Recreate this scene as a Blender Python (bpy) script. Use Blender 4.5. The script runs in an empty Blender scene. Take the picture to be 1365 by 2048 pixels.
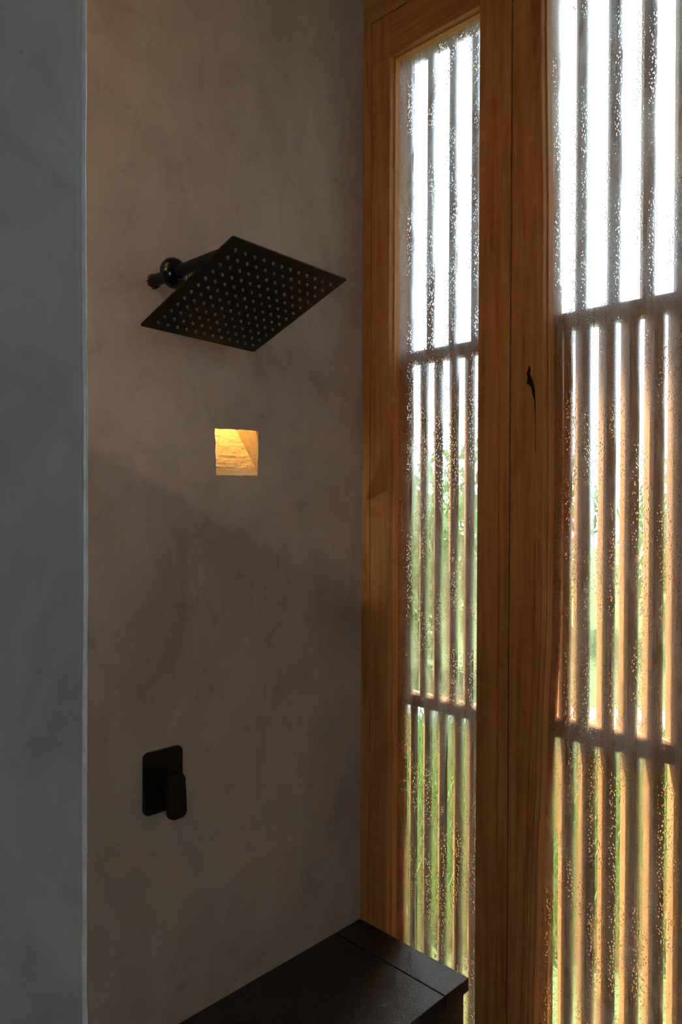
import bpy, bmesh, math, random
from mathutils import Vector, Matrix, Euler, noise

random.seed(7)
SC = bpy.context.scene
COL = SC.collection

# ------------------------------------------------------------------ camera
YAW, PITCH, ROLL = math.radians(44.602), math.radians(-0.573), math.radians(0.2085)
F_PX = 1479.6
fw = Vector((math.cos(YAW) * math.cos(PITCH), math.sin(YAW) * math.cos(PITCH), math.sin(PITCH)))
rt = Vector((math.sin(YAW), -math.cos(YAW), 0))
up = rt.cross(fw)
cr, sr = math.cos(ROLL), math.sin(ROLL)
rt, up = cr * rt + sr * up, -sr * rt + cr * up
cam_d = bpy.data.cameras.new('camera')
cam_d.sensor_fit = 'VERTICAL'
cam_d.sensor_height = 36.0
cam_d.lens = 36.0 * F_PX / 2048.0
cam_d.clip_start = 0.02
cam = bpy.data.objects.new('camera', cam_d)
COL.objects.link(cam)
M = Matrix((rt, up, -fw)).transposed().to_4x4()
M.translation = Vector((-1.358, -1.266, 1.4925))
cam.matrix_world = M
SC.camera = cam

# ------------------------------------------------------------------ world, sun, exposure
SC.view_settings.view_transform = 'Standard'
SC.view_settings.look = 'None'
SC.view_settings.gamma = 1.0
SC.view_settings.use_curve_mapping = False
SC.view_settings.exposure = 1.75
SKY_STRENGTH = 1.2
world = bpy.data.worlds.new('overcast_sky')
SC.world = world
world.use_nodes = True
bg = world.node_tree.nodes['Background']
bg.inputs['Color'].default_value = (0.74, 0.88, 1.0, 1)
bg.inputs['Strength'].default_value = SKY_STRENGTH
sun_d = bpy.data.lights.new('sun', 'SUN')
sun_d.energy = 7.6
sun_d.angle = math.radians(1.5)
sun_d.color = (1.0, 0.93, 0.82)
sun = bpy.data.objects.new('sun', sun_d)
COL.objects.link(sun)
SUN_TO = Vector((math.cos(math.radians(66)) * .66, math.sin(math.radians(66)) * .66, .75)).normalized()
sun.rotation_euler = SUN_TO.to_track_quat('Z', 'Y').to_euler()
sun.location = SUN_TO * 8
SC.cycles.use_denoising = True
SC.cycles.max_bounces = 8
SC.cycles.use_light_tree = False
SC.cycles.use_adaptive_sampling = True
SC.cycles.adaptive_threshold = .04
SC.cycles.transparent_max_bounces = 10
SC.cycles.diffuse_bounces = 4

# ------------------------------------------------------------------ node helpers
def new_mat(name):
    m = bpy.data.materials.new(name)
    m.use_nodes = True
    nt = m.node_tree
    for n in list(nt.nodes):
        nt.nodes.remove(n)
    return m, nt

class NT:
    def __init__(self, nt):
        self.nt = nt
    def n(self, kind, **kw):
        nd = self.nt.nodes.new(kind)
        ins = kw.pop('ins', {})
        for k, v in kw.items():
            setattr(nd, k, v)
        for k, v in ins.items():
            if hasattr(v, 'is_output') or isinstance(v, bpy.types.NodeSocket):
                self.nt.links.new(v, nd.inputs[k])
            else:
                nd.inputs[k].default_value = v
        return nd
    def coord(self, scale=(1, 1, 1), rand=False):
        tc = self.n('ShaderNodeTexCoord')
        src = tc.outputs['Object']
        if rand:
            oi = self.n('ShaderNodeObjectInfo')
            ml = self.n('ShaderNodeMath', operation='MULTIPLY', ins={0: oi.outputs['Random'], 1: 37.0})
            src = self.n('ShaderNodeVectorMath', operation='ADD', ins={0: src, 1: ml.outputs[0]}).outputs[0]
        mp = self.n('ShaderNodeMapping', ins={'Vector': src})
        mp.inputs['Scale'].default_value = scale
        return mp.outputs[0]
    def noise(self, vec, scale=5., detail=5., rough=.55, dist=0.):
        return self.n('ShaderNodeTexNoise', ins={'Vector': vec, 'Scale': scale, 'Detail': detail, 'Roughness': rough, 'Distortion': dist}).outputs[0]
    def ramp(self, fac, stops):
        r = self.n('ShaderNodeValToRGB', ins={'Fac': fac})
        e = r.color_ramp.elements
        while len(e) < len(stops):
            e.new(.5)
        for i, (p, c) in enumerate(stops):
            e[i].position = p
            e[i].color = (*c, 1) if len(c) == 3 else c
        return r.outputs[0]
    def mr(self, v, a, b, c=0., d=1.):
        return self.n('ShaderNodeMapRange', ins={0: v, 1: a, 2: b, 3: c, 4: d}).outputs[0]
    def math(self, op, a, b=0.):
        return self.n('ShaderNodeMath', operation=op, ins={0: a, 1: b}).outputs[0]
    def mix(self, fac, a, b, blend='MIX'):
        nd = self.n('ShaderNodeMix', data_type='RGBA', blend_type=blend)
        for k, v in ((0, fac), (6, a), (7, b)):
            if isinstance(v, bpy.types.NodeSocket):
                self.nt.links.new(v, nd.inputs[k])
            else:
                nd.inputs[k].default_value = v if k == 0 else (*v, 1)
        return nd.outputs[2]
    def bump(self, h, strength=.3, dist=.002):
        return self.n('ShaderNodeBump', ins={'Height': h, 'Strength': strength, 'Distance': dist}).outputs[0]
    def out(self, sh):
        o = self.n('ShaderNodeOutputMaterial')
        self.nt.links.new(sh, o.inputs['Surface'])
    def bsdf(self, color, rough=.6, normal=None, spec=.5, metal=0., **extra):
        ins = {'Base Color': color if isinstance(color, bpy.types.NodeSocket) else (*color, 1), 'Roughness': rough,
               'Specular IOR Level': spec, 'Metallic': metal}
        ins.update(extra)
        if normal is not None:
            ins['Normal'] = normal
        p = self.n('ShaderNodeBsdfPrincipled', ins=ins)
        return p.outputs[0]

def plaster(name, c1, c2, c3):
    m, nt = new_mat(name)
    t = NT(nt)
    v = t.coord()
    big = t.noise(v, 2.1, 3, .6, .6)
    sw = t.noise(t.coord((1, 1, .45)), 7., 4, .68, 1.2)
    fine = t.noise(v, 90., 1, .6)
    c = t.ramp(big, [(.3, c1), (.52, c2), (.72, c3)])
    c = t.mix(t.mr(sw, .35, .7, 0, .45), c, tuple(x * 1.25 for x in c3))
    c = t.mix(t.mr(t.noise(v, 16., 3, .7, .8), .56, .74, 0, .35), c, tuple(x * .72 for x in c1))
    # small pits
    vo = t.n('ShaderNodeTexVoronoi', ins={'Vector': v, 'Scale': 14.}).outputs['Distance']
    c = t.mix(t.mr(vo, .008, .02, .3, 0), c, (.05, .04, .035))
    h = t.math('ADD', t.math('MULTIPLY', sw, .8), t.math('MULTIPLY', fine, .16))
    t.out(t.bsdf(c, t.mr(sw, .3, .7, .62, .82), t.bump(h, .35, .006), .3))
    return m

def wood(name, axis, dark, mid, light, rough=.5, rand=True, stretch=18.):
    m, nt = new_mat(name)
    t = NT(nt)
    s = [stretch] * 3
    s[axis] = 1.1
    v = t.coord(tuple(s), rand)
    g = t.noise(v, 1.6, 4, .62, 1.4)
    s2 = [130.] * 3
    s2[axis] = 3.
    f = t.noise(t.coord(tuple(s2), rand), 1.5, 2, .6)
    curl = t.noise(t.coord((14, 14, 14), rand), 1.2, 2, .6, 1.0)
    c = t.ramp(g, [(.28, dark), (.5, mid), (.74, light)])
    c = t.mix(t.mr(f, .35, .7, 0, .35), c, dark)
    c = t.mix(t.mr(curl, .42, .68, 0, .3), c, light)
    t.out(t.bsdf(c, rough, t.bump(f, .25, .0015), .35))
    return m

def plain(name, color, rough=.5, metal=0., bump=None, spec=.5):
    m, nt = new_mat(name)
    t = NT(nt)
    v = t.coord()
    n = t.noise(v, 60., 4, .6)
    c = t.mix(t.mr(n, .3, .7, 0, 1), tuple(x * .8 for x in color), tuple(min(1, x * 1.2) for x in color))
    nrm = t.bump(t.noise(v, bump[0], 4, .6), bump[1], bump[2]) if bump else None
    t.out(t.bsdf(c, rough, nrm, spec, metal))
    return m

def glass_clear():
    m, nt = new_mat('clear_glass')
    t = NT(nt)
    tr = t.n('ShaderNodeBsdfTransparent', ins={'Color': (.96, .98, .97, 1)}).outputs[0]
    gl = t.n('ShaderNodeBsdfGlossy', ins={'Roughness': .03}).outputs[0]
    t.out(t.n('ShaderNodeMixShader', ins={0: .04, 1: tr, 2: gl}).outputs[0])
    return m

def glass_wet():
    """room side of a pane: condensation - clear wiped areas, fogged areas, droplets and runs"""
    m, nt = new_mat('condensed_glass')
    t = NT(nt)
    v = t.coord()
    fog_n = t.noise(t.coord((1, 5.5, 1.6)), 2.0, 3, .6, .7)
    fog = t.mr(fog_n, .38, .58, .1, .97)
    grain = t.noise(v, 420., 2, .5)
    fog = t.math('MULTIPLY', fog, t.mr(grain, .35, .62, .55, 1.0))
    runs = t.noise(t.coord((1, 95, 3.2)), 1.0, 3, .55, .5)
    runm = t.mr(runs, .60, .66, 0, 1)
    fog = t.math('MULTIPLY', fog, t.math('SUBTRACT', 1.0, runm))
    vo = t.n('ShaderNodeTexVoronoi', ins={'Vector': t.coord((1, 1, .8)), 'Scale': 220., 'Randomness': 1.}).outputs['Distance']
    dm_n = t.noise(t.coord((1, 6, 2)), 2.6, 2, .6, .4)
    dropmask = t.math('MULTIPLY', t.mr(vo, .30, .42, 1, 0), t.mr(dm_n, .44, .56, .06, 1))
    h = t.math('SUBTRACT', .45, vo)
    nrm = t.bump(h, 1.0, .004)
    clear = t.n('ShaderNodeBsdfTransparent', ins={'Color': (.97, .985, .98, 1)}).outputs[0]
    blur = t.n('ShaderNodeBsdfRefraction', distribution='GGX', ins={'Roughness': .6, 'IOR': 1.13, 'Color': (.98, .99, 1, 1)}).outputs[0]
    drop = t.n('ShaderNodeBsdfRefraction', ins={'Roughness': .08, 'IOR': 1.3, 'Normal': nrm, 'Color': (.98, .99, 1, 1)}).outputs[0]
    haze = t.n('ShaderNodeBsdfTranslucent', ins={'Color': (.80, .90, 1, 1)}).outputs[0]
    gl = t.n('ShaderNodeBsdfGlossy', ins={'Roughness': .12}).outputs[0]
    # milky wipe marks
    smear_n = t.noise(t.coord((1, 9, 26)), 1.7, 4, .7, 2.2)
    where = t.noise(v, 2.3, 2, .5)
    smear = t.math('MULTIPLY', t.mr(smear_n, .60, .70, 0, .35), t.mr(where, .5, .62, 0, 1))
    hz = t.math('ADD', t.math('MULTIPLY', fog, .17), t.math('ADD', smear, .085))
    s = t.n('ShaderNodeMixShader', ins={0: t.math('MULTIPLY', fog, .92), 1: clear, 2: blur}).outputs[0]
    s = t.n('ShaderNodeMixShader', ins={0: dropmask, 1: s, 2: drop}).outputs[0]
    s = t.n('ShaderNodeMixShader', ins={0: hz, 1: s, 2: haze}).outputs[0]
    s = t.n('ShaderNodeMixShader', ins={0: .04, 1: s, 2: gl}).outputs[0]
    t.out(s)
    return m

MAT = {}
MAT['plaster'] = plaster('trowelled_concrete_plaster', (.34, .285, .225), (.455, .39, .315), (.56, .485, .395))
MAT['plaster_cool'] = plaster('grey_partition_plaster', (.37, .36, .335), (.48, .475, .445), (.58, .575, .54))
WD, WM, WL = (.36, .135, .036), (.62, .30, .088), (.74, .41, .135)
MAT['wood_z'] = wood('timber_upright', 2, WD, WM, WL)
MAT['wood_y'] = wood('timber_crosswise', 1, WD, WM, WL)
MAT['slat_z'] = wood('slat_timber', 2, (.40, .19, .065), (.58, .31, .115), (.68, .40, .17), .55)
MAT['slat_y'] = wood('slat_rail_timber', 1, (.40, .19, .065), (.58, .31, .115), (.68, .40, .17), .55)
MAT['ceiling'] = wood('ceiling_timber', 0, WD, WM, WL, .6)
MAT['bead_z'] = wood('fresh_bead_timber', 2, (.66, .26, .06), (.82, .39, .11), (.88, .48, .17))  # brighter orange copy of the timber, window light put into its colour
MAT['bead_y'] = wood('fresh_bead_timber_crosswise', 1, (.66, .26, .06), (.82, .39, .11), (.88, .48, .17))  # crosswise version, with the same window light in its colour
MAT['knot'] = plain('dark_knot', (.012, .008, .005), .8)
MAT['black_metal'] = plain('matt_black_metal', (.010, .0085, .008), .42, 0., (180, .08, .0005), .3)
MAT['gun_metal'] = plain('glossy_black_chrome', (.05, .05, .055), .16, .9)
MAT['silicone'] = plain('grey_silicone', (.26, .26, .265), .4)
MAT['rust'] = plain('broken_plaster_edge', (.06, .035, .022), .9, 0., (300, 1., .004))
MAT['floor'] = plain('dark_floor_stone', (.06, .058, .055), .6, 0., (40, .4, .003))
MAT['bead'] = plain('pale_bead_plaster', (.86, .86, .84), .3, 0., (120, .3, .001), 1.0)  # pale and glossy to imitate window light caught on the partition edge
MAT['clear'] = glass_clear()
MAT['wet'] = glass_wet()
MAT['soil'] = plain('lawn_ground', (.11, .17, .045), .9, 0., (30, 1., .03))
MAT['grass'] = plain('grass_blades', (.20, .30, .07), .6)
MAT['leaf'] = plain('shrub_leaves', (.16, .27, .07), .5)
MAT['leaf2'] = plain('pale_shrub_leaves', (.26, .37, .12), .5)
MAT['bark'] = plain('shrub_bark', (.12, .08, .05), .9)
MAT['gravel'] = plain('pale_path_gravel', (.55, .53, .55), .9, 0., (80, .8, .01))

def stone():
    m, nt = new_mat('black_textured_stone')
    t = NT(nt)
    v = t.coord()
    g = t.noise(v, 210., 3, .7)
    c = t.ramp(g, [(.35, (.002, .004, .007)), (.55, (.006, .011, .018)), (.74, (.07, .11, .16))])  # blue put into the base colour to imitate the windows' sky sheen
    t.out(t.bsdf(c, .32, t.bump(g, .7, .002), .8))
    return m
MAT['stone'] = stone()

def niche_mat():
    m, nt = new_mat('niche_plaster')
    t = NT(nt)
    a = t.noise(t.coord((10, 10, 70)), 1.2, 6, .65, 1.3)
    c = t.ramp(a, [(.3, (.40, .32, .20)), (.5, (.55, .46, .30)), (.75, (.62, .53, .36))])
    crack = t.noise(t.coord((14, 14, 120)), 1.1, 4, .6, 1.6)
    c = t.mix(t.mr(crack, .63, .68, 0, .7), c, (.16, .09, .03))
    t.out(t.bsdf(c, .8, t.bump(a, .6, .003), .2))
    return m
MAT['niche'] = niche_mat()
MAT['niche_smooth'] = plain('smooth_niche_plaster', (.36, .29, .19), .8)  # base colour lowered to deepen the shade on the niche cheeks

def emit(name, col, s):
    m, nt = new_mat(name)
    t = NT(nt)
    t.out(t.n('ShaderNodeEmission', ins={'Color': (*col, 1), 'Strength': s}).outputs[0])
    return m

# ------------------------------------------------------------------ mesh helpers
def link(name, me, mat=None, parent=None, loc=None):
    o = bpy.data.objects.new(name, me)
    COL.objects.link(o)
    if mat is not None and me is not None and not me.materials:
        for k in (mat if isinstance(mat, (list, tuple)) else [mat]):
            me.materials.append(MAT[k] if isinstance(k, str) else k)
    if loc is not None:
        o.location = loc
    if parent is not None:
        o.parent = parent
        o.matrix_parent_inverse = world_of(parent).inverted()
    return o

WORLD_OF = {}
def world_of(o):
    m = WORLD_OF.get(o.name)
    if m is None:
        m = Matrix.LocRotScale(o.location, o.rotation_euler, o.scale)
        if o.parent is not None:
            m = world_of(o.parent) @ o.matrix_parent_inverse @ m
    return m

def empty(name, loc):
    o = bpy.data.objects.new(name, None)
    COL.objects.link(o)
    o.location = loc
    o.empty_display_size = .1
    return o

def tag(o, label=None, cat=None, group=None, kind=None):
    if label: o['label'] = label
    if cat: o['category'] = cat
    if group: o['group'] = group
    if kind: o['kind'] = kind
    return o

def box_bm(bm, a, b):
    vs = [bm.verts.new((x, y, z)) for x in (a[0], b[0]) for y in (a[1], b[1]) for z in (a[2], b[2])]
    f = [(0, 1, 3, 2), (4, 6, 7, 5), (0, 4, 5, 1), (2, 3, 7, 6), (0, 2, 6, 4), (1, 5, 7, 3)]
    return [bm.faces.new([vs[i] for i in q]) for q in f]

def fin(bm, name, smooth=False):
    bmesh.ops.recalc_face_normals(bm, faces=bm.faces[:])
    me = bpy.data.meshes.new(name)
    bm.to_mesh(me)
    bm.free()
    if smooth:
        for p in me.polygons:
            p.use_smooth = True
    return me

def box(name, a, b, mat, parent=None, bev=0., seg=2):
    a, b = [min(p, q) for p, q in zip(a, b)], [max(p, q) for p, q in zip(a, b)]
    bm = bmesh.new()
    box_bm(bm, a, b)
    if bev:
        bmesh.ops.bevel(bm, geom=bm.edges[:], offset=bev, segments=seg, affect='EDGES', profile=.5)
    return link(name, fin(bm, name), mat, parent)

def prism(name, pts, axis, lo, hi, mat, parent=None, smooth=False, bev=0.):
    """pts: 2-D outline, extruded along axis (0,1,2) from lo to hi"""
    def P(p, h):
        q = list(p)
        q.insert(axis, h)
        return q
    bm = bmesh.new()
    A = [bm.verts.new(P(p, lo)) for p in pts]
    B = [bm.verts.new(P(p, hi)) for p in pts]
    bm.faces.new(A)
    bm.faces.new(B[::-1])
    n = len(pts)
    for i in range(n):
        bm.faces.new((A[i], A[(i + 1) % n], B[(i + 1) % n], B[i]))
    if bev:
        bmesh.ops.bevel(bm, geom=bm.edges[:], offset=bev, segments=2, affect='EDGES', profile=.5)
    return link(name, fin(bm, name, smooth), mat, parent)

def tube(name, path, r, mat, parent=None, n=20):
    """round tube along a path of points; r a number or a list"""
    bm = bmesh.new()
    rings = []
    for i, p in enumerate(path):
        p = Vector(p)
        d = (Vector(path[min(i + 1, len(path) - 1)]) - Vector(path[max(i - 1, 0)])).normalized()
        a = Vector((1, 0, 0))
        a = (a - d * a.dot(d)).normalized()
        b = d.cross(a)
        rr = r[i] if isinstance(r, (list, tuple)) else r
        rings.append([bm.verts.new(p + rr * (math.cos(2 * math.pi * k / n) * a + math.sin(2 * math.pi * k / n) * b)) for k in range(n)])
    for s, e in zip(rings, rings[1:]):
        for k in range(n):
            bm.faces.new((s[k], s[(k + 1) % n], e[(k + 1) % n], e[k]))
    bm.faces.new(rings[0][::-1])
    bm.faces.new(rings[-1])
    me = fin(bm, name, True)
    for p in me.polygons:
        if len(p.vertices) > 4:
            p.use_smooth = False
    return link(name, me, mat, parent)

# ------------------------------------------------------------------ room shell
CEIL = 2.80
EAVE = .60
tag(box('floor', (-3.3, -3.6, -.12), (0.0, 0.0, 0), 'floor'), 'dark stone floor below the bench', kind='structure')
tag(box('ceiling', (-3.3, -3.6, CEIL), (0.08, .35, CEIL + .15), 'ceiling'), 'warm timber ceiling above the shower', kind='structure')

# back wall with the lit niche cut into it
HOLE = [(-.4476, 1.6497), (-.3314, 1.6539), (-.3346, 1.5547), (-.4451, 1.5528)]
def hole_ring(n=10, amp=.0012):
    pts = []
    for i in range(4):
        a, b = HOLE[i], HOLE[(i + 1) % 4]
        for k in range(n):
            t = k / n
            w = amp if k else .0006
            pts.append((a[0] + (b[0] - a[0]) * t + random.uniform(-w, w), a[1] + (b[1] - a[1]) * t + random.uniform(-w, w)))
    return pts
ring = hole_ring()
def make_back_wall():
    bm = bmesh.new()
    X0, X1, Z0, Z1, T = -3.3, 0.0, -.12, CEIL, .34
    fr = [bm.verts.new((x, 0, z)) for x, z in ring]
    outer = [bm.verts.new((x, 0, z)) for x, z in ((X0, Z1), (X1, Z1), (X1, Z0), (X0, Z0))]
    n = len(ring) // 4
    for i in range(4):
        seg = [fr[(i * n + k) % len(fr)] for k in range(n + 1)]
        bm.faces.new([outer[i], outer[(i + 1) % 4]] + seg[::-1])
    bk = [bm.verts.new((v.co.x, T, v.co.z)) for v in outer]
    for i in range(4):
        bm.faces.new((outer[i], bk[i], bk[(i + 1) % 4], outer[(i + 1) % 4]))
    bm.faces.new(bk[::-1])
    return fin(bm, 'wall_back')
wb = tag(link('wall_back', make_back_wall(), 'plaster'), 'mottled concrete plaster wall behind the shower head', kind='structure')

def make_niche():
    """lining of the niche: short ceiling, plain cheeks, rough sill sloping up into a lit shaft"""
    bm = bmesh.new()
    e = .0016
    zb, zt = 1.5537 - e, 1.6518 + e
    xl, xr = -.4464 - e, -.3330 + e
    def face(pts):
        bm.faces.new([bm.verts.new(p) for p in pts])
    def half(prof, mi):
        L = [(xl, d, z) for d, z in prof]
        Rr = [(xr, d, z) for d, z in prof]
        for k in range(len(prof) - 1):
            face([L[k], Rr[k], Rr[k + 1], L[k + 1]])
            bm.faces.ensure_lookup_table()
            bm.faces[-1].material_index = mi
    half([(.0006, zb), (.011, zb + .019)], 0)
    # rough sill, finely divided
    NXs, NZs = 26, 34
    grid = []
    for a in range(NZs + 1):
        t = a / NZs
        row = []
        for b in range(NXs + 1):
            x = xl + (xr - xl) * b / NXs
            d, z = .011 + .139 * t, zb + .019 + .178 * t
            w = .0016 * noise.noise((x * 40, z * 160, 2)) + .0010 * noise.noise((x * 160, z * 420, 5))
            row.append(bm.verts.new((x, d + w, z - w * .4)))
        grid.append(row)
    for a in range(NZs):
        for b in range(NXs):
            bm.faces.new((grid[a][b], grid[a][b + 1], grid[a + 1][b + 1], grid[a + 1][b]))
    half([(.150, zb + .197), (.150, 1.83), (.010, 1.83), (.010, zt), (.0006, zt)], 1)
    side = [(.0006, zb), (.011, zb + .019), (.152, zb + .199), (.152, 1.83), (.010, 1.83), (.010, zt), (.0006, zt)]
    for x in (xl, xr):
        face([(x, d, z) for d, z in side])
        bm.faces.ensure_lookup_table()
        bm.faces[-1].material_index = 1
    me = bpy.data.meshes.new('niche_lining')
    bm.to_mesh(me)
    bm.free()
    me.materials.append(MAT['niche'])
    me.materials.append(MAT['niche_smooth'])
    return me
link('niche_lining', make_niche(), 'niche', wb)

nl = empty('niche_lamp', (-.395, .052, 1.830))
tag(nl, 'small warm lamp recessed in the ceiling of the wall niche', 'lamp')
bm = bmesh.new()
bmesh.ops.create_cone(bm, cap_ends=True, segments=20, radius1=.02, radius2=.02, depth=.01)
bmesh.ops.translate(bm, verts=bm.verts[:], vec=(-.395, .052, 1.8245))
link('lamp_body', fin(bm, 'lamp_body'), 'gun_metal', nl)
bm = bmesh.new()
bmesh.ops.create_cone(bm, cap_ends=True, segments=20, radius1=.012, radius2=.016, depth=.004)
bmesh.ops.translate(bm, verts=bm.verts[:], vec=(-.395, .052, 1.8175))
link('lamp_lens', fin(bm, 'lamp_lens'), emit('warm_lens_glow', (1, .55, .18), 4.), nl)
ld = bpy.data.lights.new('niche_light', 'POINT')
ld.energy = .85
ld.color = (1.0, .58, .18)
ld.shadow_soft_size = .014
lo_ = bpy.data.objects.new('niche_light', ld)
COL.objects.link(lo_)
lo_.location = (-.395, .052, 1.800)
lo_.parent = nl
lo_.matrix_parent_inverse = world_of(nl).inverted()

# near partition, its plastered edge slightly wavy and rounded
def make_partition():
    bm = bmesh.new()
    y0, y1, x0, xe, r = -.80, -.70, -1.90, -1.127, .0065
    prof = [(x0, y1), (x0, y0)]
    for k in range(7):
        a = -math.pi / 2 + k / 6 * math.pi / 2
        prof.append((xe - r + r * math.cos(a), y0 + r + r * math.sin(a)))
    for k in range(5):
        a = k / 4 * math.pi / 2
        prof.append((xe - r + r * math.cos(a), y1 - r + r * math.sin(a)))
    rows = []
    NZ = 120
    for i in range(NZ + 1):
        z = CEIL * i / NZ
        w = .0022 * noise.noise((0, 0, z * 3.1)) + .0009 * noise.noise((3, 0, z * 19))
        rows.append([bm.verts.new((x + (w if x > -1.5 else 0), y, z)) for x, y in prof])
    n = len(prof)
    for s, e in zip(rows, rows[1:]):
        for k in range(n):
            bm.faces.new((s[k], s[(k + 1) % n], e[(k + 1) % n], e[k]))
    bm.faces.new(rows[0])
    bm.faces.new(rows[-1][::-1])
    me = fin(bm, 'wall_partition')
    for p in me.polygons:
        p.use_smooth = len(p.vertices) == 4 and p.center.x > -1.14 and abs(p.normal.z) < .5
    return me
wp = tag(link('wall_partition', make_partition(), 'plaster_cool'), 'grey plaster partition with a pale rounded edge, at the left', kind='structure')
edge_glint = [(-1.1272 + .0022 * noise.noise((0, 0, z * 3.1)) + .0011 * noise.noise((3, 0, z * 19)), -.7972, z) for z in [CEIL * i / 140 for i in range(141)]]
tube('corner_bead', edge_glint, [.0022 + .0005 * noise.noise((7, 0, p[2] * 24)) for p in edge_glint], 'bead', wp, 8)['label'] = 'pale hand-trowelled corner bead'
tag(box('wall_stall', (-2.0, -.70, 0), (-1.90, 0, 2.17), 'plaster'), 'lower plaster side wall of the shower stall', kind='structure')  # unseen; height set so its top edge casts the diagonal shade line
tag(box('wall_left', (-3.42, -3.6, 0), (-3.30, 0.0, CEIL), 'plaster'), 'plaster wall of the room at the far left', kind='structure')

# rear wall with a window that gives the cool light on the partition
RW = (-2.45, -1.35, .95, 2.10)
rb = empty('wall_rear', (-1.65, -3.66, 0))
tag(rb, 'plaster wall behind the viewer with a window', kind='structure')
box('wall_panel', (-3.42, -3.72, 0), (RW[0], -3.6, CEIL), 'plaster_cool', rb)
box('wall_panel', (RW[1], -3.72, 0), (0.12, -3.6, CEIL), 'plaster_cool', rb)
box('wall_panel', (RW[0], -3.72, 0), (RW[1], -3.6, RW[2]), 'plaster_cool', rb)
box('wall_panel', (RW[0], -3.72, RW[3]), (RW[1], -3.6, CEIL), 'plaster_cool', rb)
w3 = empty('window_3', (-1.9, -3.66, RW[2]))
tag(w3, 'plain window in the wall behind the viewer', kind='structure')
box('frame_rail', (RW[0], -3.69, RW[2]), (RW[1], -3.63, RW[2] + .05), 'wood_y', w3)
box('frame_rail', (RW[0], -3.69, RW[3] - .05), (RW[1], -3.63, RW[3]), 'wood_y', w3)
box('frame_stile', (RW[0], -3.69, RW[2] + .05), (RW[0] + .05, -3.63, RW[3] - .05), 'wood_z', w3)
box('frame_stile', (RW[1] - .05, -3.69, RW[2] + .05), (RW[1], -3.63, RW[3] - .05), 'wood_z', w3)
box('pane', (RW[0] + .05, -3.662, RW[2] + .05), (RW[1] - .05, -3.657, RW[3] - .05), 'clear', w3)

# wall on the window side, beyond and above the timber windows
W2END = -1.30
tag(box('wall_right', (0, -3.6, 0), (.12, W2END - .06, CEIL), 'plaster'), 'plaster wall past the right window', kind='structure')

# ------------------------------------------------------------------ timber windows
ZT = 2.576          # top of glass openings
ZB = .12            # bottom
D = .078            # frame depth
def pane(name, y0, y1, z0, z1, parent):
    bm = bmesh.new()
    fs = box_bm(bm, (.036, min(y0, y1), z0), (.041, max(y0, y1), z1))
    bmesh.ops.recalc_face_normals(bm, faces=bm.faces[:])
    for f in bm.faces:
        f.material_index = 0 if f.normal.x < -.5 else 1
    me = bpy.data.meshes.new(name)
    bm.to_mesh(me)
    bm.free()
    return link(name, me, ['wet', 'clear'], parent)

w1 = empty('window_1', (0.03, -.215, 0))
tag(w1, 'narrow fogged timber window next to the concrete wall', kind='structure')
box('jamb', (.0006, .03, 0), (D, -.0255, 2.700), 'wood_z', w1, .0012)
box('head_strip', (-.001, -.0262, 2.6800), (D, -.402, 2.700), 'wood_y', w1, .0012)
box('stile', (0, -.0280, 0), (D, -.0875, 2.6775), 'wood_z', w1, .0015)
box('stile', (0, -.344, 0), (D, -.4010, 2.6775), 'wood_z', w1, .0015)
box('head_rail', (0, -.0880, ZT), (D, -.3435, 2.6775), 'wood_y', w1, .0015)
box('bottom_rail', (0, -.0880, 0), (D, -.3435, ZB), 'wood_y', w1, .0015)
box('glazing_bead', (.0165, -.0870, ZB), (.0355, -.0905, ZT), 'bead_z', w1, .0012)
box('glazing_bead', (.0165, -.3445, ZB), (.0355, -.3415, ZT), 'bead_z', w1, .0012)
box('glazing_bead', (.0165, -.0910, ZT - .0035), (.0355, -.3410, ZT + .0005), 'bead_y', w1, .0012)
pane('pane', -.0870, -.3445, ZB - .005, ZT + .003, w1)

tr = tag(box('trim_1', (-.0035, -.4015, 0), (D, -.4235, 2.700), 'wood_z', None, .002), 'slim timber cover strip between the two windows', kind='structure')

w2 = empty('window_2', (0.03, -.88, 0))
tag(w2, 'wide fogged timber window at the right', kind='structure')
# left stile with its gently bowed inner edge
EDGE = [(0.0, -.4745), (.4274, -.4778), (.679, -.483), (.9919, -.4946), (1.3003, -.5035), (1.6047, -.5050), (2.0101, -.4998), (2.4986, -.4925), (2.6775, -.4905)]
def edge_y(z):
    for (a, ya), (b, yb) in zip(EDGE, EDGE[1:]):
        if z <= b:
            t = (z - a) / (b - a)
            t = t * t * (3 - 2 * t)
            return ya + (yb - ya) * t
    return EDGE[-1][1]
def bowed(name, x0, x1, off0, off1, z0, z1, mat, parent, fixed=None, n=60):
    bm = bmesh.new()
    rows = []
    for i in range(n + 1):
        z = z0 + (z1 - z0) * i / n
        a = fixed if fixed is not None else edge_y(z) + off0
        b = edge_y(z) + off1
        c = .0015
        rows.append([bm.verts.new(p) for p in ((x0, a - c, z), (x0, b + c, z), (x0 + c, b, z), (x1, b, z), (x1, a, z), (x0 + c, a, z))])
    for s, e in zip(rows, rows[1:]):
        for k in range(6):
            bm.faces.new((s[k], s[(k + 1) % 6], e[(k + 1) % 6], e[k]))
    bm.faces.new(rows[0])
    bm.faces.new(rows[-1][::-1])
    return link(name, fin(bm, name), mat, parent)
st = bowed('stile', 0, D, 0, .0, 0, 2.6775, 'wood_z', w2, fixed=-.4255)
bowed('glazing_bead', .0165, .0355, .0005, -.0035, ZB, ZT, 'bead_z', w2)
bowed('edge_strip', -.0030, .006, .0155, .0045, .02, 1.42, 'wood_z', w2)
box('stile', (0, W2END, 0), (D, W2END - .058, 2.6775), 'wood_z', w2, .0015)
box('head_rail', (0, -.5095, ZT), (D, W2END + .0005, 2.6775), 'wood_y', w2, .0015)
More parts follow.
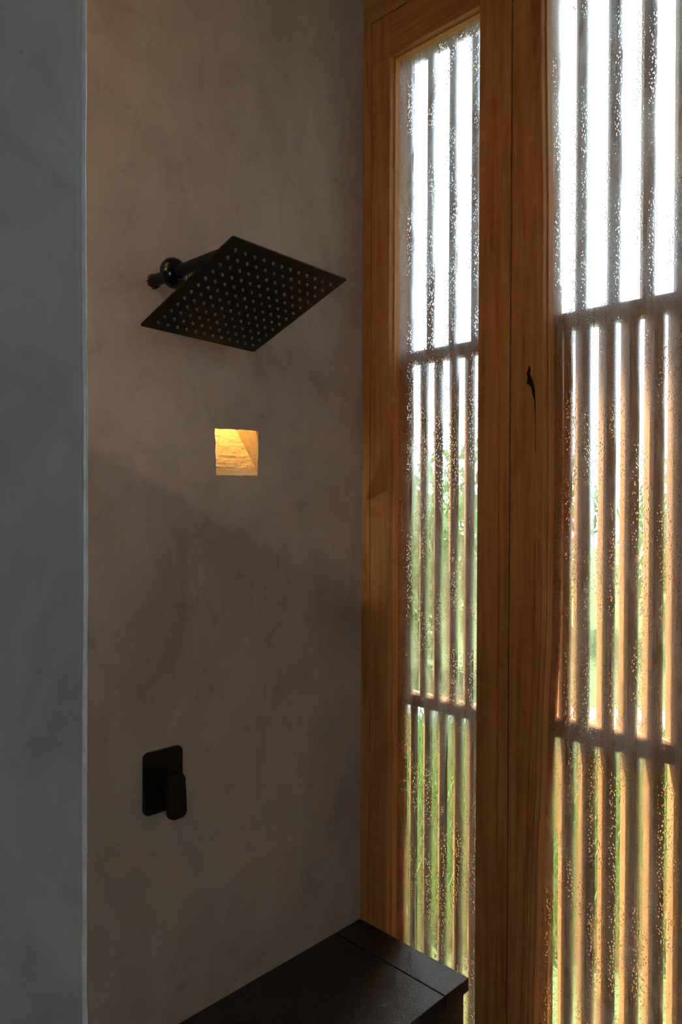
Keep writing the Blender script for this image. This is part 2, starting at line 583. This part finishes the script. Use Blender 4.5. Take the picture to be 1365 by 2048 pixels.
box('bottom_rail', (0, -.5095, 0), (D, W2END + .0005, ZB), 'wood_y', w2, .0015)
box('head_strip', (-.001, -.4240, 2.6800), (D, W2END - .058, 2.700), 'wood_y', w2, .0012)
pane('pane', -.470, W2END + .001, ZB - .005, ZT + .003, w2)
# knot with a crack running down from it, in the stile
KN = [(-.4700, 1.782), (-.4735, 1.772), (-.4722, 1.762), (-.4765, 1.752), (-.4800, 1.744), (-.4835, 1.728), (-.4848, 1.700), (-.4856, 1.66), (-.4858, 1.60),
      (-.4850, 1.60), (-.4846, 1.66), (-.4825, 1.706), (-.4775, 1.722), (-.4745, 1.735), (-.4690, 1.7415), (-.4640, 1.744), (-.4665, 1.755), (-.4640, 1.764), (-.4672, 1.772)]
prism('knot', [(y, z) for y, z in KN], 0, -.0006, .004, 'knot', st)
hl = box('wall_header', (0, 0, 2.7005), (.08, W2END - .06, 3.10), 'wood_y')
tag(hl, 'timber header above both windows', kind='structure')

tag(box('roof_overhang', (.02, -3.6, 3.101), (EAVE, 1.2, 3.22), 'ceiling'), 'timber roof overhang outside above the windows', kind='structure')

# ------------------------------------------------------------------ timber slat screens outside the glass
XS, DEP = .082, .0385
def slat_mesh(w, b, d, h):
    """rhomboid batten: inner face flat, its sides slanting away from the camera's wall"""
    bm = bmesh.new()
    pts = [(0, 0), (0, w), (d, w + b), (d, b)]
    A = [bm.verts.new((x, y, 0)) for x, y in pts]
    B = [bm.verts.new((x, y, h)) for x, y in pts]
    bm.faces.new(A); bm.faces.new(B[::-1])
    for i in range(4):
        bm.faces.new((A[i], A[(i + 1) % 4], B[(i + 1) % 4], B[i]))
    bmesh.ops.bevel(bm, geom=[e for e in bm.edges if abs(e.verts[0].co.z - e.verts[1].co.z) > .01], offset=.0012, segments=1, affect='EDGES')
    return fin(bm, 'slat')
def screen(label, yl, yr, tiers, rails, gap_y):
    c = empty('slat_screen', (XS + .02, (yl + yr) / 2, 0))
    tag(c, label, 'slat screen', 'timber slat screens outside the windows')
    for z0, z1, w, b, d, edges in tiers:
        me = slat_mesh(w, b, d, z1 - z0)
        me.materials.append(MAT['slat_z'])
        for y in edges:
            link('slat', me, None, c, (XS + random.uniform(-.0006, .0006), y + random.uniform(-.0012, .0012), z0))
    for z0, z1 in rails:
        box('rail', (XS - .0003, yl, z0), (XS + DEP, yr, z1), 'slat_y', c, .0012, 1)
    return c
def ext(lst, pitch, end):
    lst = list(lst)
    while lst[-1] - pitch > end:
        lst.append(lst[-1] - pitch)
    return lst
# values are the camera-side edges of the slats (towards -y)
screen('upright timber slats outside the wide right window', -.435, -1.34, [
    (-.25, 1.0000, .0205, .0365, DEP, ext([-.487, -.535, -.580, -.625, -.672, -.720], .0465, -1.33)),
    (1.0372, 1.8645, .0205, .0365, DEP, ext([-.479, -.525, -.567, -.618, -.665, -.713], .0465, -1.33)),
    (1.8972, 2.72, .025, .0145, .020, ext([-.491, -.558, -.627, -.694], .0663, -1.33))],
    [(1.0002, 1.0183), (1.0187, 1.0370), (1.8647, 1.8818), (1.8822, 1.8970)], 0)
screen('upright timber slats outside the narrow left window', .02, -.40, [
    (-.25, .9910, .0205, .0365, DEP, [-.027, -.072, -.118, -.161, -.208, -.254, -.298, -.344, -.389]),
    (1.0192, 1.8464, .0205, .0365, DEP, [-.009, -.054, -.100, -.147, -.191, -.236, -.283, -.329, -.375]),
    (1.8742, 2.72, .025, .0145, .020, [.031, -.034, -.099, -.164, -.229, -.294, -.359])],
    [(.9912, 1.0050), (1.0054, 1.0190), (1.8466, 1.8602), (1.8606, 1.8740)], 0)

# ------------------------------------------------------------------ bench
bn = empty('bench', (-.95, -.165, 0))
tag(bn, 'black stone bench along the concrete wall below the shower', 'bench')
box('base', (-1.895, -.318, .001), (-.002, -.003, .4195), 'stone', bn, .003)
xs = [-.0015, -.0895, -.69, -1.29, -1.896]
for a, b in zip(xs, xs[1:]):
    box('slab', (b + .0009, -.3310, .42), (a - .0009, -.001, .450), 'stone', bn, .0018)

# ------------------------------------------------------------------ shower head on its arm
AX, AZ = -.592, 1.923
HC = Vector((-.5918, -.2836, 1.8297))
sh = empty('wall_shower', (AX, 0, AZ))
tag(sh, 'square black rain shower head on a straight wall arm', 'shower')
arm_pts = [(AX, .03, AZ), (AX, -.01, AZ), (AX, -.10, AZ), (AX, -.20, AZ), (AX, -.235, AZ - .001), (AX, -.258, AZ - .008), (AX, -.272, AZ - .022), (AX, -.279, AZ - .04), (AX, -.2815, AZ - .055)]
tube('arm', arm_pts, .0112, 'black_metal', sh, 24)
# loose domed cover plate that has slid along the arm
bm = bmesh.new()
prof = [(.0114, -.066), (.0275, -.066), (.0288, -.0675), (.0290, -.071), (.0278, -.076), (.0245, -.081), (.0195, -.0845), (.0150, -.086), (.0114, -.0865)]
NS = 40
rr = [[bm.verts.new((AX + r * math.cos(2 * math.pi * k / NS), y, AZ + r * math.sin(2 * math.pi * k / NS))) for k in range(NS)] for r, y in prof]
for s, e in zip(rr, rr[1:]):
    for k in range(NS):
        bm.faces.new((s[k], s[(k + 1) % NS], e[(k + 1) % NS], e[k]))
for k in range(NS):
    bm.faces.new((rr[-1][k], rr[-1][(k + 1) % NS], rr[0][(k + 1) % NS], rr[0][k]))
link('cover_plate', fin(bm, 'cover_plate', True), 'gun_metal', sh)['label'] = 'glossy round cover plate'
# ragged opening round the arm where it leaves the wall
bm = bmesh.new()
NR = 36
inn, mid_, outr = [], [], []
for k in range(NR):
    a = 2 * math.pi * k / NR
    ro = .0125 + .006 * abs(noise.noise((math.cos(a) * 3, math.sin(a) * 3, 4))) + random.uniform(0, .0035)
    inn.append(bm.verts.new((AX + .0100 * math.cos(a), -.0045, AZ + .0100 * math.sin(a))))
    mid_.append(bm.verts.new((AX + (.0100 + ro) / 2 * math.cos(a), -.003 + random.uniform(-.0015, .001), AZ + (.0100 + ro) / 2 * math.sin(a))))
    outr.append(bm.verts.new((AX + ro * math.cos(a), .0008, AZ + ro * math.sin(a))))
for k in range(NR):
    j = (k + 1) % NR
    bm.faces.new((inn[k], inn[j], mid_[j], mid_[k]))
    bm.faces.new((mid_[k], mid_[j], outr[j], outr[k]))
link('wall_seal', fin(bm, 'wall_seal'), 'rust', sh)['label'] = 'ragged dark plaster seal where the arm leaves the wall'
# ball joint between arm and head
U = Vector((.99842638, .05352309, -.01673458))
V = Vector((-.05593552, .92923386, -.3652337))
Nn = U.cross(V).normalized()      # points up, away from the spray side
V = Nn.cross(U).normalized()
top = HC + Nn * .004
def frustum(name, p0, p1, r0, r1, mat, parent):
    p0, p1 = Vector(p0), Vector(p1)
    return tube(name, [p0, p0.lerp(p1, .5), p1], [r0, (r0 + r1) / 2, r1], mat, parent, 24)
frustum('swivel_nut', top - Nn * .001, top + Nn * .022, .017, .014, 'black_metal', sh)
bm = bmesh.new()
bmesh.ops.create_uvsphere(bm, u_segments=20, v_segments=12, radius=.0135)
bmesh.ops.translate(bm, verts=bm.verts[:], vec=(AX, -.2815, AZ - .060))
link('swivel_ball', fin(bm, 'swivel_ball', True), 'gun_metal', sh)
# thin square plate
FR = Matrix((U, V, Nn)).transposed().to_4x4()
FR.translation = HC
bm = bmesh.new()
h = .125
pts = []
R_ = .004
for cx, cy, a0 in ((h - R_, h - R_, 0), (-h + R_, h - R_, 90), (-h + R_, -h + R_, 180), (h - R_, -h + R_, 270)):
    for k in range(4):
        a = math.radians(a0 + 30 * k)
        pts.append((cx + R_ * math.cos(a), cy + R_ * math.sin(a)))
A = [bm.verts.new((x, y, -.0012)) for x, y in pts]
B = [bm.verts.new((x, y, .0012)) for x, y in pts]
C_ = [bm.verts.new((x * .35, y * .35, .0058)) for x, y in pts]
bm.faces.new(A[::-1])
n = len(pts)
for i in range(n):
    j = (i + 1) % n
    bm.faces.new((A[i], A[j], B[j], B[i]))
    bm.faces.new((B[i], B[j], C_[j], C_[i]))
bm.faces.new(C_)
bmesh.ops.transform(bm, matrix=FR, verts=bm.verts[:])
hp = link('head_plate', fin(bm, 'head_plate'), 'black_metal', sh)
# 12 x 12 silicone nozzles on the spray side
bm = bmesh.new()
r1 = [bm.verts.new((.0026 * math.cos(2 * math.pi * k / 10), .0026 * math.sin(2 * math.pi * k / 10), 0)) for k in range(10)]
r2 = [bm.verts.new((.0019 * math.cos(2 * math.pi * k / 10), .0019 * math.sin(2 * math.pi * k / 10), -.0040)) for k in range(10)]
r3 = [bm.verts.new((.0009 * math.cos(2 * math.pi * k / 10), .0009 * math.sin(2 * math.pi * k / 10), -.0044)) for k in range(10)]
for s, e in ((r1, r2), (r2, r3)):
    for k in range(10):
        bm.faces.new((s[k], s[(k + 1) % 10], e[(k + 1) % 10], e[k]))
bm.faces.new(r3)
noz = fin(bm, 'nozzle')
noz.materials.append(MAT['silicone'])
rot = FR.to_euler()
for i in range(12):
    for j in range(12):
        p = FR @ Vector((-.1035 + .207 * i / 11, -.1035 + .207 * j / 11, -.0012))
        o = link('nozzle', noz, None, hp, p)
        o.rotation_euler = rot

# ------------------------------------------------------------------ mixer valve
mv = empty('shower_mixer', (-.5735, 0, .951))
tag(mv, 'matt black shower mixer with a flat lever on the wall', 'shower mixer')
def rounded(x0, x1, z0, z1, r, n=6):
    out = []
    for cx, cz, a0 in ((x1 - r, z1 - r, 0), (x0 + r, z1 - r, 90), (x0 + r, z0 + r, 180), (x1 - r, z0 + r, 270)):
        for k in range(n + 1):
            a = math.radians(a0 + 90 * k / n)
            out.append((cx + r * math.cos(a), cz + r * math.sin(a)))
    return out
def rslab(name, x0, x1, z0, z1, r, y0, y1, mat, parent, tilt=0., bev=.0015):
    bm = bmesh.new()
    pts = rounded(x0, x1, z0, z1, r)
    A = [bm.verts.new((x, y0, z)) for x, z in pts]
    B = [bm.verts.new((x, y1, z)) for x, z in pts]
    bm.faces.new(A)
    bm.faces.new(B[::-1])
    m = len(pts)
    for i in range(m):
        bm.faces.new((A[i], A[(i + 1) % m], B[(i + 1) % m], B[i]))
    rim = [e for e in bm.edges if abs(e.verts[0].co.y - e.verts[1].co.y) < 1e-6]
    bmesh.ops.bevel(bm, geom=rim, offset=bev, segments=2, affect='EDGES', profile=.5)
    if tilt:
        bmesh.ops.rotate(bm, verts=bm.verts[:], cent=((x0 + x1) / 2, (y0 + y1) / 2, z1), matrix=Matrix.Rotation(tilt, 3, 'X'))
    return link(name, fin(bm, name), mat, parent)
rslab('cover_plate', -.616, -.531, .8915, 1.0120, .010, .0005, -.009, 'black_metal', mv)
tube('spindle', [(-.5705, -.008, .953), (-.5705, -.02, .953), (-.5705, -.040, .953)], .015, 'black_metal', mv, 24)
rslab('lever', -.5895, -.5515, .8890, .9725, .009, -.036, -.049, 'black_metal', mv, math.radians(-5), .003)

# ------------------------------------------------------------------ added unseen spotlight, draws the diagonal light edge over the stall wall
cl = empty('ceiling_spotlight', (-2.87, -.657, CEIL))
tag(cl, 'small ceiling spotlight beyond the low stall wall', 'lamp')
tube('stem', [(-2.87, -.657, CEIL), (-2.87, -.657, 2.74), (-2.87, -.657, 2.64)], .012, 'black_metal', cl, 16)
LP = Vector((-2.80, -.64, 2.607))
LD = (Vector((-.66, 0, 1.66)) - LP).normalized()
tube('housing', [LP - LD * .10, LP - LD * .05, LP - LD * .005], [.028, .030, .030], 'black_metal', cl, 20)
sd = bpy.data.lights.new('spot_light', 'SPOT')
sd.energy = 14.
sd.color = (1, .9, .76)
sd.shadow_soft_size = .012
sd.spot_size = math.radians(15)
sd.spot_blend = 1.0
so = bpy.data.objects.new('spot_light', sd)
COL.objects.link(so)
so.location = LP
so.rotation_euler = (-LD).to_track_quat('Z', 'Y').to_euler()
so.parent = cl
so.matrix_parent_inverse = world_of(cl).inverted()

# ------------------------------------------------------------------ added uplighter, hidden behind the partition, to warm upper wall and timber
ul = empty('wall_uplighter', (-1.50, -.70, 2.05))
tag(ul, 'black wall uplighter on the stall side of the partition', 'lamp')
FX, FY, FZ = -1.50, -.62, 2.02
box('wall_plate', (-1.54, -.6995, 1.98), (-1.46, -.692, 2.10), 'black_metal', ul, .002)
tube('bracket', [(FX, -.692, 2.035), (FX, -.66, 2.033), (FX, -.625, 2.032)], .008, 'black_metal', ul, 12)
bm = bmesh.new()
prof = [(.012, FZ), (.035, FZ + .006), (.050, FZ + .030), (.055, FZ + .075), (.052, FZ + .075), (.047, FZ + .032), (.033, FZ + .010), (.012, FZ + .005)]
rr = [[bm.verts.new((FX + r * math.cos(2 * math.pi * k / 36), FY + r * math.sin(2 * math.pi * k / 36), z)) for k in range(36)] for r, z in prof]
for a in range(len(rr) - 1):
    for k in range(36):
        bm.faces.new((rr[a][k], rr[a][(k + 1) % 36], rr[a + 1][(k + 1) % 36], rr[a + 1][k]))
link('lamp_shade', fin(bm, 'lamp_shade', True), 'black_metal', ul)
bm = bmesh.new()
bmesh.ops.create_uvsphere(bm, u_segments=16, v_segments=10, radius=.018)
bmesh.ops.translate(bm, verts=bm.verts[:], vec=(FX, FY, FZ + .035))
link('bulb', fin(bm, 'bulb', True), emit('warm_bulb_glow', (1, .75, .45), 4.), ul)
ud = bpy.data.lights.new('uplight', 'SPOT')
ud.energy = 21.
ud.color = (1.0, .80, .56)
ud.shadow_soft_size = .02
ud.spot_size = math.radians(95)
ud.spot_blend = .6
uo = bpy.data.objects.new('uplight', ud)
COL.objects.link(uo)
uo.location = (FX, FY, FZ + .078)
uo.rotation_euler = (math.pi, 0, 0)
uo.parent = ul
uo.matrix_parent_inverse = world_of(ul).inverted()

# ------------------------------------------------------------------ garden seen through the glass
GZ = -.30
tag(box('ground', (.13, -14, GZ - .1), (30, 22, GZ), 'soil'), 'green lawn outside the windows', 'lawn', kind='structure')
hd = Vector((math.cos(math.radians(36)), math.sin(math.radians(36)), 0))
sd_ = Vector((-hd.y, hd.x, 0))
camg = Vector((-1.358, -1.266, GZ))
def band(name, d0, d1, label, cat):
    bm = bmesh.new()
    pts = []
    for d, s in ((d0, -7), (d0, 7), (d1, 7), (d1, -7)):
        pts.append(camg + hd * d + sd_ * s)
    A = [bm.verts.new((p.x, p.y, GZ - .02)) for p in pts]
    B = [bm.verts.new((p.x, p.y, GZ + .012)) for p in pts]
    bm.faces.new(A); bm.faces.new(B)
    for i in range(4):
        bm.faces.new((A[i], A[(i + 1) % 4], B[(i + 1) % 4], B[i]))
    return tag(link(name, fin(bm, name), 'gravel'), label, cat, kind='structure')
band('path', 6.1, 6.75, 'pale gravel path across the lawn', 'path')

def grass(n):
    vs, fs = [], []
    for i in range(n):
        d = 3.0 + 3.0 * random.random()
        s = random.uniform(-.75, .55) * d
        p = camg + hd * d + sd_ * s
        if p.x < .75:
            continue
        a = random.uniform(0, 6.28)
        w, hh = random.uniform(.006, .013), random.uniform(.08, .24)
        lx, ly = random.uniform(-.08, .08), random.uniform(-.08, .08)
        dx, dy = math.cos(a) * w, math.sin(a) * w
        k = len(vs)
        vs += [(p.x - dx, p.y - dy, GZ), (p.x + dx, p.y + dy, GZ), (p.x + lx, p.y + ly, GZ + hh)]
        fs.append((k, k + 1, k + 2))
    me = bpy.data.meshes.new('grass')
    me.from_pydata(vs, [], fs)
    return me
tag(link('grass', grass(26000), 'grass'), 'long green grass on the lawn outside', 'grass', kind='stuff')

def shrub(d, s, hgt, rad, mat, label, nleaf=2200):
    base = camg + hd * d + sd_ * s
    c = empty('shrub', base)
    tag(c, label, 'shrub', 'shrubs behind the lawn')
    tube('trunk', [base + Vector((0, 0, -.03)), base + Vector((.03, .02, hgt * .3)), base + Vector((-.02, .03, hgt * .6))], [.06, .045, .03], 'bark', c, 8)
    vs, fs = [], []
    cc = base + Vector((0, 0, hgt * .56))
    for i in range(nleaf):
        v = Vector((random.gauss(0, 1), random.gauss(0, 1), random.gauss(0, 1))).normalized()
        q = random.random() ** .45
        lump = 1 + .35 * noise.noise(v * 2.3 + base)
        p = cc + Vector((v.x * rad, v.y * rad, v.z * hgt * .46)) * q * lump
        if p.z < GZ + .03:
            continue
        e = Euler((random.uniform(0, 3), random.uniform(0, 3), random.uniform(0, 6.3))).to_matrix()
        l, w = random.uniform(.07, .13), random.uniform(.022, .045)
        k = len(vs)
        for a, b, z in ((-l, 0, 0), (0, -w, .008), (l, 0, 0), (0, w, .008)):
            vs.append(p + e @ Vector((a, b, z)))
        fs.append((k, k + 1, k + 2, k + 3))
    me = bpy.data.meshes.new('foliage')
    me.from_pydata(vs, [], fs)
    link('foliage', me, mat, c)
for a in [(8.1, 3.7, 2.3, .95, 'leaf', 'dense green shrub at the left edge of the narrow window'),
          (11.2, 2.1, 3.4, 1.1, 'leaf2', 'tall pale green shrub farther back behind the narrow window'),
          (8.1, .5, 2.3, .95, 'leaf2', 'pale low shrub nearer, behind the narrow window'),
          (11.2, -1.1, 3.3, 1.1, 'leaf', 'tall dense shrub farther back behind the post between the windows'),
          (8.1, -2.7, 2.4, .95, 'leaf2', 'pale low shrub nearer, behind the left part of the wide window'),
          (11.2, -4.3, 3.6, 1.1, 'leaf2', 'tall pale green shrub farther back behind the wide window'),
          (8.1, -5.9, 2.6, .95, 'leaf', 'dense green shrub behind the right edge of the wide window')]:
    shrub(*a)
